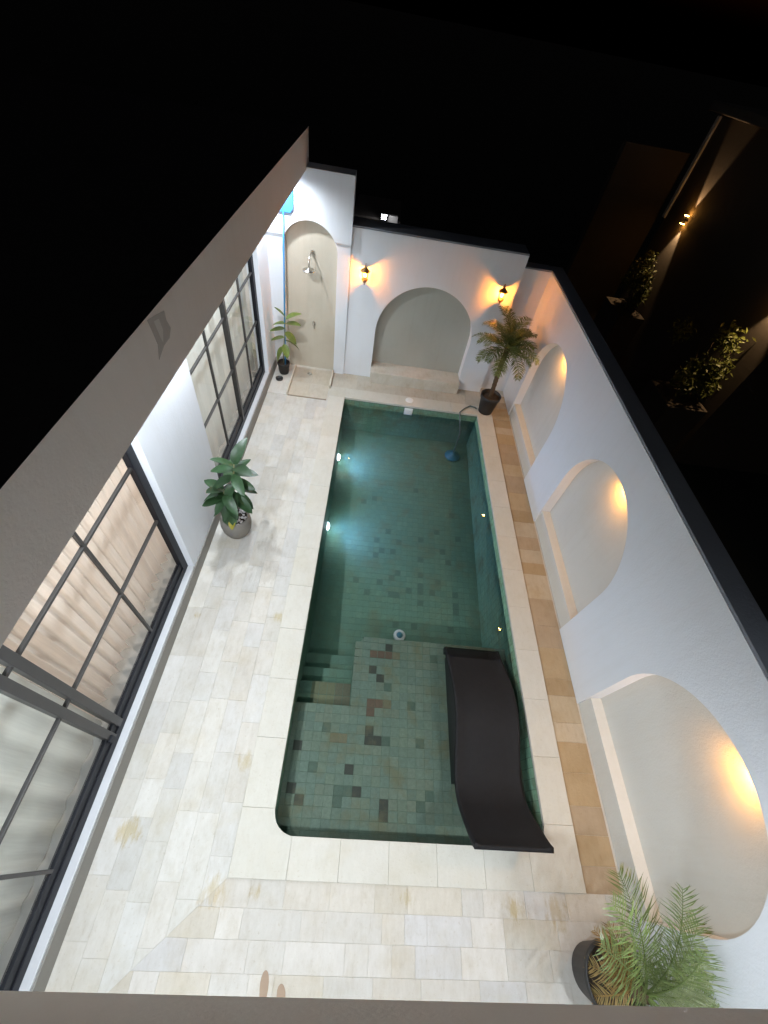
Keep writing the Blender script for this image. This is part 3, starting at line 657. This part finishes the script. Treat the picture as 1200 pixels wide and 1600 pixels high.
# curtains
def curtain(name, y0, y1, x, z0, z1, amp, wl, mat, label, ph=0.0):
    bm = bmesh.new(); ny = int((y1 - y0) / wl * 12); nz = 14; grid = []
    for j in range(nz + 1):
        tz = j / nz; z = z0 + (z1 - z0) * tz; rw = []
        for i in range(ny + 1):
            y = y0 + (y1 - y0) * i / ny
            n1 = mnoise.noise(Vector((y * 2.3, tz * .8, 3 + ph)))
            a = amp * (1.0 + .5 * n1) * (1.15 - .4 * tz); p = 2 * math.pi * y / wl + 2.2 * n1
            xx = x + a * (math.sin(p) + .25 * math.sin(2 * p + 1)); yy = y + .4 * a * math.cos(p)
            zz = z + (0.018 * math.sin(p + .6) + .012 * n1 if j == 0 else 0)
            rw.append(bm.verts.new((xx, yy, zz)))
        grid.append(rw)
    for a, b in zip(grid, grid[1:]):
        for i in range(ny): bm.faces.new((a[i], a[i + 1], b[i + 1], b[i]))
    o = obj(name, bm, mat, None, True); tag(o, label, 'curtain'); return o
curtain('curtain', .80, 3.30, -1.82, .30, 2.95, .034, .135, 'pink', 'pleated pink cream curtain behind the glass of the large sliding door')
curtain('curtain', -3.1, .80, -1.79, .215, 2.95, .014, .24, 'sheer2', 'smooth pale grey curtain beyond the meeting stiles of the large sliding door', 2.0)
curtain('curtain', 3.90, 6.95, -1.77, .24, 2.95, .022, .30, 'sheer', 'pale grey curtain behind the far glazed door near the shower', 5.0)

# ================================================================== wall lanterns
def lantern(x, z, label):
    y = YB - .115
    t = empty('wall_lantern', (x, YB, z - .16), label, 'lantern', 'wall lanterns')
    c = (x, y, z)
    bp = lathe([(.045, 0), (.045, .012), (.02, .02)], 18); bmesh.ops.rotate(bp, verts=bp.verts, cent=(0, 0, 0), matrix=Matrix.Rotation(R(90), 3, 'X')); bmesh.ops.translate(bp, verts=bp.verts, vec=(x, YB, z + .02)); obj('wall_plate', bp, 'brass', t, True)
    obj('bracket', tube([(x, YB - .01, z + .02), (x, YB - .05, z + .13), (x, YB - .09, z + .175), (x, y, z + .155)], .007), 'brass', t, True)
    obj('cap', lathe([(.080, .058), (.084, .064), (.064, .085), (.036, .105), (.020, .125), (.012, .135), (.016, .145), (.004, .165)], 12, c), 'brass', t, True)
    cage = bmesh.new()
    for k in range(6):
        a = R(60 * k + 30); tube([(x + .058 * math.cos(a), y + .058 * math.sin(a), z + .064), (x + .062 * math.cos(a), y + .062 * math.sin(a), z + .01), (x + .046 * math.cos(a), y + .046 * math.sin(a), z - .075)], .0032, 6, cage)
    obj('cage', cage, 'brass', t)
    obj('glass', lathe([(.054, .062), (.058, .01), (.043, -.072)], 6, c, cap=False), 'lglass', t)
    obj('base', lathe([(.004, -.165), (.012, -.150), (.006, -.138), (.024, -.115), (.056, -.078), (.057, -.066)], 12, c), 'brass', t, True)
    obj('bulb', lathe([(.004, -.030), (.016, -.022), (.021, 0), (.015, .024), (.009, .040), (.009, .055)], 14, c), 'bulb', t, True)
    point('lantern_light', (x, y, z), LANT_W, LANT_C, .022, t)
lantern(.165, 2.00, 'brass wall lantern glowing orange beside the shower wall')
lantern(2.585, 2.02, 'brass wall lantern glowing orange above the potted palm')

# ================================================================== lounger
XA, XB2 = 1.83, 2.565
prof = [(.015, .42), (.06, .335), (.15, .215), (.25, .085), (.36, -.03), (.48, -.085), (.62, -.08), (.78, -.035), (.95, .035), (1.12, .085), (1.28, .095), (1.45, .06), (1.62, -.01), (1.78, -.10), (1.92, -.18), (2.04, -.235)]
def smooth_prof(p, n=3):
    out = []
    for i in range(len(p) - 1):
        p0, p1, p2, p3 = p[max(i - 1, 0)], p[i], p[i + 1], p[min(i + 2, len(p) - 1)]
        for k in range(n):
            s = k / n; out.append(tuple(.5 * ((2 * p1[j]) + (-p0[j] + p2[j]) * s + (2 * p0[j] - 5 * p1[j] + 4 * p2[j] - p3[j]) * s * s + (-p0[j] + 3 * p1[j] - 3 * p2[j] + p3[j]) * s ** 3) for j in (0, 1)))
    return out + [p[-1]]
sp = smooth_prof(prof)
def shell(x0, x1, off, thick, rim):
    bm = bmesh.new(); xs = [x0, x0 + rim, x0 + rim + .03] + [x0 + rim + .03 + (x1 - x0 - 2 * rim - .06) * i / 6 for i in range(1, 6)] + [x1 - rim - .03, x1 - rim, x1]
    rt, rb = [], []
    for i, (y, z) in enumerate(sp):
        a, b = sp[max(i - 1, 0)], sp[min(i + 1, len(sp) - 1)]; d = Vector((b[0] - a[0], b[1] - a[1])).normalized(); nrm = Vector((-d.y, d.x))
        if nrm.y < 0: nrm = -nrm
        top, bot = [], []
        for k, x in enumerate(xs):
            dish = -.012 if 2 <= k <= len(xs) - 3 else 0
            top.append(bm.verts.new((x, y + nrm.x * (off + dish), z + nrm.y * (off + dish)))); bot.append(bm.verts.new((x, y - nrm.x * thick, z - nrm.y * thick)))
        rt.append(top); rb.append(bot)
    n = len(xs)
    for i in range(len(sp) - 1):
        for k in range(n - 1):
            bm.faces.new((rt[i][k], rt[i][k + 1], rt[i + 1][k + 1], rt[i + 1][k])); bm.faces.new((rb[i][k], rb[i + 1][k], rb[i + 1][k + 1], rb[i][k + 1]))
        bm.faces.new((rt[i][0], rt[i + 1][0], rb[i + 1][0], rb[i][0])); bm.faces.new((rt[i][-1], rb[i][-1], rb[i + 1][-1], rt[i + 1][-1]))
    for i in (0, -1):
        for k in range(n - 1): bm.faces.new((rt[i][k], rb[i][k], rb[i][k + 1], rt[i][k + 1]))
    return bm
t = empty('pool_lounger', (2.2, 1.0, SHELF), 'wavy charcoal lounger standing in the shallow end of the pool', 'lounger')
obj('seat_shell', shell(XA, XB2, 0, .045, .03), 'lounger', t, True)
for x in (XA + .02, XB2 - .08):
    bm = bmesh.new(); k = [q for q in sp if .5 < q[0] < 1.95]
    tp = [bm.verts.new((x, y, z - .04)) for y, z in k]; bt = [bm.verts.new((x, y, SHELF + .001)) for y, z in k]; tp2 = [bm.verts.new((x + .06, y, z - .04)) for y, z in k]; bt2 = [bm.verts.new((x + .06, y, SHELF + .001)) for y, z in k]
    for i in range(len(k) - 1):
        bm.faces.new((tp[i], tp[i + 1], bt[i + 1], bt[i])); bm.faces.new((tp2[i], bt2[i], bt2[i + 1], tp2[i + 1])); bm.faces.new((bt[i], bt[i + 1], bt2[i + 1], bt2[i])); bm.faces.new((tp[i], tp2[i], tp2[i + 1], tp[i + 1]))
    bm.faces.new((tp[0], bt[0], bt2[0], tp2[0])); bm.faces.new((tp[-1], tp2[-1], bt2[-1], bt[-1]))
    obj('side_support', bm, 'lounger_dark', t)
obj('foot_bar', B(XA + .002, XB2 - .002, 1.97, 2.05, SHELF + .001, -.265, bev=.01), 'lounger_dark', t)

# ================================================================== plants
def leaf_mesh(name, l, w, droop, fold, mat):
    bm = bmesh.new(); n = 9; rows_ = []
    for i in range(n + 1):
        s = i / n; hw = w / 2 * (math.sin(math.pi * min(1, s * 1.02) ** .85) ** .58 if 0 < s < 1 else 0.02)
        x = l * (s - .12 * droop * s * s); z = -droop * l * s * s
        rows_.append([bm.verts.new((x, hw * q, z + abs(q) * hw * fold)) for q in (-1, -.5, 0, .5, 1)])
    for a, b in zip(rows_, rows_[1:]):
        for k in range(4): bm.faces.new((a[k], b[k], b[k + 1], a[k + 1]))
    me = bpy.data.meshes.new(name); bm.to_mesh(me); bm.free(); me.materials.append(M[mat])
    for p in me.polygons: p.use_smooth = True
    return me
def put_leaf(me, base, az, pitch, roll, s, parent, name='leaf'):
    o = bpy.data.objects.new(name, me)
    o.matrix_world = Matrix.Translation(base) @ Matrix.Rotation(R(az), 4, 'Z') @ Matrix.Rotation(R(-pitch), 4, 'Y') @ Matrix.Rotation(R(roll), 4, 'X') @ Matrix.Scale(s, 4)
    loc = o.matrix_world.copy(); COL.objects.link(o); o.parent = parent; o.matrix_parent_inverse = Matrix.Translation(parent_world(parent)).inverted(); o.matrix_basis = loc; return o
def pot(prof, c, mat, parent, soil_r, soil_z, seg=32, soil='soil'):
    obj('pot', lathe(prof, seg, c), mat, parent, True)
    bm = lathe([(soil_r, -.02), (soil_r, 0), (soil_r * .6, .008), (.01, .012)], seg, (c[0], c[1], c[2] + soil_z)); obj('soil', bm, soil, parent, True)

# --- rubber plant in the grey pot
P = (-1.18, 3.38, -.027)
t = empty('rubber_plant', P, 'dark green rubber plant in a round grey cement pot by the house wall', 'plant')
pot([(.12, 0), (.155, .02), (.195, .12), (.208, .22), (.200, .30), (.178, .355), (.168, .36), (.160, .345), (.165, .29)], P, 'grey_pot', t, .166, .30)
peb = bmesh.new()
for i in range(70):
    a, rr = random.uniform(0, 6.283), .15 * math.sqrt(random.random()); s = random.uniform(.012, .024)
    b_ = bmesh.ops.create_icosphere(peb, subdivisions=1, radius=s, matrix=Matrix.Translation((P[0] + rr * math.cos(a), P[1] + rr * math.sin(a), P[2] + .315 + random.uniform(0, .018))) @ Matrix.Diagonal((1.2, .9, .7, 1)))
o = obj('pebbles', peb, 'pebble', t, True); o['kind'] = 'stuff'
stems = [[(P[0], P[1], .30), (P[0] + .04, P[1] - .01, .65), (P[0] + .10, P[1] - .02, 1.0), (P[0] + .16, P[1] - .03, 1.38)], [(P[0] + .03, P[1] - .04, .30), (P[0] - .02, P[1] - .08, .6), (P[0] - .01, P[1] - .10, .98)]]
for s in stems: obj('stem', tube(s, [.014, .012, .010, .006][:len(s)], 8), 'stem', t, True)
LM = [leaf_mesh('leaf', .30, .13, d, .22, 'rubber') for d in (.15, .35, .55)]
def along(s, f):
    f *= len(s) - 1; i = min(int(f), len(s) - 2); return Vector(s[i]).lerp(Vector(s[i + 1]), f - i)
spec = [(0, .93, 100, 5, 0), (0, .86, 290, -5, 10), (0, .70, 250, -25, 0), (0, .60, 200, -25, 0), (0, .50, 350, -30, 0), (1, .9, 180, 0, 0), (1, .8, 240, -25, 0), (1, .68, 310, -20, 10), (0, 1.0, 60, 65, 20), (0, .98, 200, 40, 0), (0, .95, 330, 35, 10), (0, .90, 175, 12, -10), (0, .88, 0, 12, 10), (0, .84, 70, 15, 0), (0, .80, 215, 0, 0), (0, .76, 345, -5, 25), (0, .72, 130, 0, 0), (0, .66, 185, -10, 20), (0, .62, 10, -8, 0), (0, .56, 280, -25, 0), (0, .52, 230, -30, 10), (0, .46, 330, -20, 0), (0, .40, 160, -30, 0), (0, .34, 20, -25, 0),
        (1, 1.0, 250, 45, 0), (1, .96, 150, 20, 0), (1, .9, 300, 5, 0), (1, .82, 205, -15, 0), (1, .74, 270, -40, 0), (1, .64, 340, -30, 0), (1, .56, 190, -35, 0), (1, .45, 300, -45, 0), (1, .38, 225, -40, 0)]
for k, (si, f, az, pt, rl) in enumerate(spec):
    put_leaf(LM[k % 3], along(stems[si], f), az + random.uniform(-8, 8), pt, rl + random.uniform(-15, 15), random.uniform(.85, 1.12), t)
put_leaf(leaf_mesh('leaf', .24, .11, .35, .2, 'yellow_leaf'), along(stems[1], .25), 275, -25, 0, .9, t)
# --- rubber plant by the shower
P = (-1.30, 7.38, -.018)
t = empty('rubber_plant', P, 'light green rubber plant in a small black pot in the shower corner', 'plant')
pot([(.085, 0), (.09, .01), (.115, .20), (.125, .205), (.125, .235), (.112, .235), (.105, .20)], P, 'black_pot', t, .106, .205)
st = [(P[0], P[1], .2), (P[0] + .03, P[1] - .01, .55), (P[0] + .07, P[1], .9), (P[0] + .10, P[1], 1.12)]
obj('stem', tube(st, [.011, .01, .008, .005], 8), 'stem', t, True)
L2 = [leaf_mesh('leaf', .29, .15, d, .2, 'rubber2') for d in (.15, .4)]
for k, (f, az, pt, rl) in enumerate([(1.0, 200, 55, 0), (.97, 20, 40, 0), (.86, 345, 15, 0), (.84, 175, 5, 0), (.70, 190, -5, 0), (.62, 350, -25, 20), (.52, 180, -12, 0), (.46, 5, -5, -20), (.40, 300, -45, 0), (.34, 215, -40, 0)]):
    put_leaf(L2[k % 2], along(st, f), az, pt, rl, random.uniform(.9, 1.1), t)
# small dark bucket and saucer beside it
t = empty('plastic_bucket', (-1.36, 7.10, 0), 'small black saucer lying in front of the shower corner pot', 'saucer')
obj('saucer', lathe([(.05, 0), (.066, .004), (.074, .035), (.066, .035), (.058, .010), (.01, .009)], 24, (-1.345, 7.13, -.018)), 'black_pot', t, True)

def frond(base, az, elev, length, droop, n, ll, mat, parent, stem_frac=.22, width=.011, vshape=25, name='frond'):
    """arching feather leaf: midrib plus leaflets, one mesh"""
    bm = bmesh.new(); d = Vector((math.cos(R(az)), math.sin(R(az)), 0)); pts = []
    e = R(elev); p = Vector(base); steps = 14
    for i in range(steps + 1):
        pts.append(p.copy()); s = i / steps
        p = p + (d * math.cos(e) + Vector((0, 0, 1)) * math.sin(e)) * (length / steps); e -= R(droop) / steps * (0.4 + 1.2 * s)
    tube(pts, [.0075 * (1 - .85 * i / steps) + .001 for i in range(steps + 1)], 5, bm)
    side = d.cross(Vector((0, 0, 1))).normalized()
    for i in range(n):
        s = stem_frac + (1 - stem_frac) * (i + random.uniform(-.3, .3)) / n; s = min(max(s, 0), .995); f = s * steps; k = min(int(f), steps - 1)
        q = pts[k].lerp(pts[k + 1], f - k); tan = (pts[k + 1] - pts[k]).normalized(); upv = side.cross(tan).normalized()
        if upv.z < 0: upv = -upv
        u = (s - stem_frac) / (1 - stem_frac); le = ll * (math.sin(math.pi * (.18 + .78 * u)) ** .7) * random.uniform(.85, 1.1)
        for sg in (-1, 1):
            out = (side * sg * math.cos(R(vshape)) + upv * math.sin(R(vshape)) * random.uniform(.3, 1.3) + tan * random.uniform(.55, .95)).normalized()
            mid = q + out * le * .5; tip = q + out * le + Vector((0, 0, -1)) * le * random.uniform(.08, .3); w = tan.cross(out).cross(out).normalized() * width * .5
            v0, v1, v2, v3, v4 = (bm.verts.new(c) for c in (q + w * .5, mid + w, tip, mid - w, q - w * .5))
            bm.faces.new((v0, v1, v3, v4)); bm.faces.new((v1, v2, v3))
    return_o = obj(name, bm, mat, parent, False); return return_o
# --- tall palm in the far corner
P = (2.87, 6.96, 0.0)
t = empty('potted_palm', P, 'tall potted palm with arching fronds under the wall lantern in the corner', 'palm')
pot([(.135, 0), (.14, .01), (.185, .33), (.20, .335), (.205, .40), (.195, .41), (.185, .40), (.18, .34)], P, 'black_pot', t, .182, .35)
tr = [(P[0], P[1], .33), (P[0] - .02, P[1] + .0, .7), (P[0] - .035, P[1] + .01, 1.05), (P[0] - .03, P[1], 1.42)]
tb = bmesh.new(); pts = [along(tr, i / 26) for i in range(27)]; tube(pts, [(.042 if i % 2 else .036) + .012 * (i / 26) for i in range(27)], 12, tb); obj('trunk', tb, 'trunk', t, True)
top = Vector(tr[-1])
for k in range(30):
    az = k * 137.5; f = k / 29; el = 82 - 80 * f ** 1.1
    le = random.uniform(.62, .80); a_ = R(az)
    if top.x + le * math.cos(a_) > XR - .02: le = min(le, max(.3, (XR - .06 - top.x) / max(.15, math.cos(a_)))) 
    frond(top + Vector((0, 0, -.02 - .07 * f)), az, el, le, random.uniform(65, 100), 40, .20, 'palm', t, .14, .013, 12)
# --- palm at the front corner
P = (2.93, -.80, -.027)
t = empty('potted_palm', P, 'low feathery green palm in a dark pot at the front end of the boundary wall', 'palm')
pot([(.17, 0), (.18, .01), (.225, .30), (.24, .305), (.245, .37), (.23, .38), (.222, .36), (.215, .30)], P, 'black_pot', t, .218, .31)
base = Vector((P[0] + .07, P[1] - .03, .34))
obj('trunk', tube([(base.x, base.y, .28), (base.x + .03, base.y, .42), (base.x + .06, base.y - .01, .55)], [.07, .06, .04], 12), 'trunk', t, True)
base.z = .52; base.x += .05
for (az, el, le, dr) in ((128, 60, .95, 60), (84, 66, 1.0, 55), (104, 48, .85, 70), (150, 60, .85, 62), (52, 58, .72, 70), (30, 62, .55, 80), (10, 66, .5, 80), (-15, 60, .55, 70), (262, 55, .6, 80), (290, 55, .6, 80), (75, 78, .8, 40), (-50, 55, .6, 80)):
    frond(base, az, el, le, dr, 46, .30, 'palm2', t, .15, .0085, 20)
for (az, el, le, dr) in ((160, 5, .38, 60), (125, 15, .42, 70), (190, 0, .36, 60), (100, 0, .40, 60), (145, 30, .3, 90)):
    frond(base + Vector((0, 0, -.10)), az, el, le, dr, 30, .13, 'dry', t, .1, .007, 25, 'dry_frond')

# ================================================================== pool net leaning in the shower corner
t = empty('pool_net', (-1.262, 7.33, 0), 'blue pool skimmer net on a long pole leaning upright in the shower corner', 'pool net')
obj('pole', tube([(-1.262, 7.33, -.016), (-1.225, 7.45, 1.4), (-1.185, 7.565, 2.72)], .0135, 12), 'blue', t, True)
obj('pole_tip', tube([(-1.2622, 7.329, -.018), (-1.258, 7.343, .16)], .019, 12), 'white_pl', t, True)
c = Vector((-1.18, 7.575, 2.72)); ux = Vector((1, 0, 0)); uz = Vector((.02, .05, 1)).normalized()
ol = [(-.02, 0), (.10, .0), (.14, .05), (.145, .30), (.13, .36), (-.20, .36), (-.215, .30), (-.20, .05), (-.14, 0)]
P3 = [c + ux * a + uz * b for a, b in ol]
obj('net_frame', tube(P3 + [P3[0]], .009, 8), 'blue', t, True)
bm = bmesh.new(); f1 = [bm.verts.new(p) for p in P3]; f2 = [bm.verts.new(p + Vector((0, -.012, 0))) for p in P3]; bm.faces.new(f1); bm.faces.new(f2[::-1]); obj('net', bm, 'blue_net', t)

# ================================================================== beyond the walls
# neighbour's house with an up-and-down wall lamp
nb = empty('neighbour_house', (10.5, 12, -2.0), 'dark neighbouring house with a lit wall lamp and a pale corner trim', 'house')
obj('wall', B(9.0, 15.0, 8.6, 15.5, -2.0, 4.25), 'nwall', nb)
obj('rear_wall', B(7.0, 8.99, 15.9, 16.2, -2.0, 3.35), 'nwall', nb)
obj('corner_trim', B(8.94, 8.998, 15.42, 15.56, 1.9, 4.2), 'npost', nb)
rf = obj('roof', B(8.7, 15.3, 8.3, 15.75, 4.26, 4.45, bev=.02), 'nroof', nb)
def updown(x, y, z, w, label):
    t = empty('facade_lamp', (x, y, z), label, 'lamp', 'facade lamps on the neighbouring house')
    bm = lathe([(.045, -.09), (.05, -.085), (.05, .085), (.045, .09)], 16, (x - .09, y, z)); obj('body', bm, 'black_pot', t, True)
    obj('bracket', B(x - .05, x + .002, y - .02, y + .02, z - .03, z + .03), 'black_pot', t)
    obj('lens', lathe([(.06, -.004), (.062, 0), (.06, .004)], 16, (x - .09, y, z - .098)), 'bulb', t, True)
    obj('lens', lathe([(.06, -.004), (.062, 0), (.06, .004)], 16, (x - .09, y, z + .098)), 'bulb', t, True)
    spot('lamp_light', (x - .09, y, z + .11), (x - .06, y, z + 3), w, (1, .62, .32), 42, .5, .03, t); spot('lamp_light', (x - .09, y, z - .11), (x - .09, y, z - 3), w, (1, .66, .36), 55, .5, .03, t)
updown(9.0, 14.25, 2.17, 160, 'bright warm up and down lamp on the neighbouring house beside its pale trim')
updown(9.0, 9.15, 2.35, 200, 'warm up and down lamp on the neighbouring house above the rounded shrub')
def shrub(c, rx, rz, n, label, s=.06):
    t = empty('shrub', c, label, 'shrub'); c = Vector(c)
    st_ = bmesh.new()
    for k in range(5): a = k * 1.3; tube([c, c + Vector((.3 * rx * math.cos(a), .3 * rx * math.sin(a), rz)), c + Vector((.6 * rx * math.cos(a), .6 * rx * math.sin(a), 1.5 * rz))], [.03, .02, .008], 6, st_)
    obj('stems', st_, 'trunk', t)
    bm = bmesh.new(); cl = [Vector((random.gauss(0, .45) * rx, random.gauss(0, .45) * rx, rz * random.uniform(.35, 1.9))) for _ in range(14)]
    for i in range(n):
        q = c + random.choice(cl) + Vector((random.gauss(0, .16) * rx, random.gauss(0, .16) * rx, random.gauss(0, .16) * rz))
        m = Matrix.Rotation(random.uniform(0, 6.28), 3, 'Z') @ Matrix.Rotation(random.uniform(-1, 1), 3, 'Y') @ Matrix.Rotation(random.uniform(-1, 1), 3, 'X'); k = s * random.uniform(.6, 1.3)
        bm.faces.new([bm.verts.new(q + m @ Vector(p) * k) for p in ((0, 0, 0), (.5, .28, .05), (1.2, 0, -.08), (.5, -.28, .05))])
    obj('foliage', bm, 'bush', t)
shrub((8.55, 14.0, -.3), .55, .75, 1100, 'leafy shrub lit from above by the lamp at the pale trimmed house', .11)
shrub((8.45, 9.3, -.4), .65, .85, 1200, 'rounded shrub lit by the second lamp of the neighbouring house', .11)
tag(obj('planter_box', B(8.1, 8.95, 13.3, 14.7, -2.0, -.28, bev=.02), 'nwall'), 'pale planter edge under the lit shrub of the neighbouring house', 'planter')
tag(obj('garden_planter', B(7.9, 8.95, 8.7, 9.9, -2.0, -.38, bev=.02), 'nwall'), 'pale planter below the second lit shrub of the neighbouring house', 'planter')
# small lit outbuilding behind the end wall with a floodlight
t = empty('outbuilding', (.1, 17, -2.0), 'small pale outbuilding seen over the end wall under a white floodlight', 'building')
obj('wall', B(-.55, .75, 16.6, 18.6, -2.0, .30), 'npost', t); obj('roof', B(-.7, .9, 16.45, 18.8, .301, .36), 'nroof', t)
obj('parapet', B(.44, .80, 16.40, 16.55, .302, .50, bev=.01), 'npost', t)
t = empty('floodlight', (.33, 16.2, .4), 'bright white floodlight on the small outbuilding behind the end wall', 'floodlight')
obj('housing', B(.24, .42, 16.22, 16.30, .40, .56, bev=.01), 'black_pot', t); obj('lens', B(.25, .41, 16.205, 16.221, .415, .545), mat_emit('flood_led', (.85, .9, 1.0), 60), t)
obj('bracket', B(.32, .34, 16.26, 16.46, .30, .42), 'black_pot', t)
point('flood_light', (.33, 16.0, .55), 5, (.85, .9, 1), .05, t)
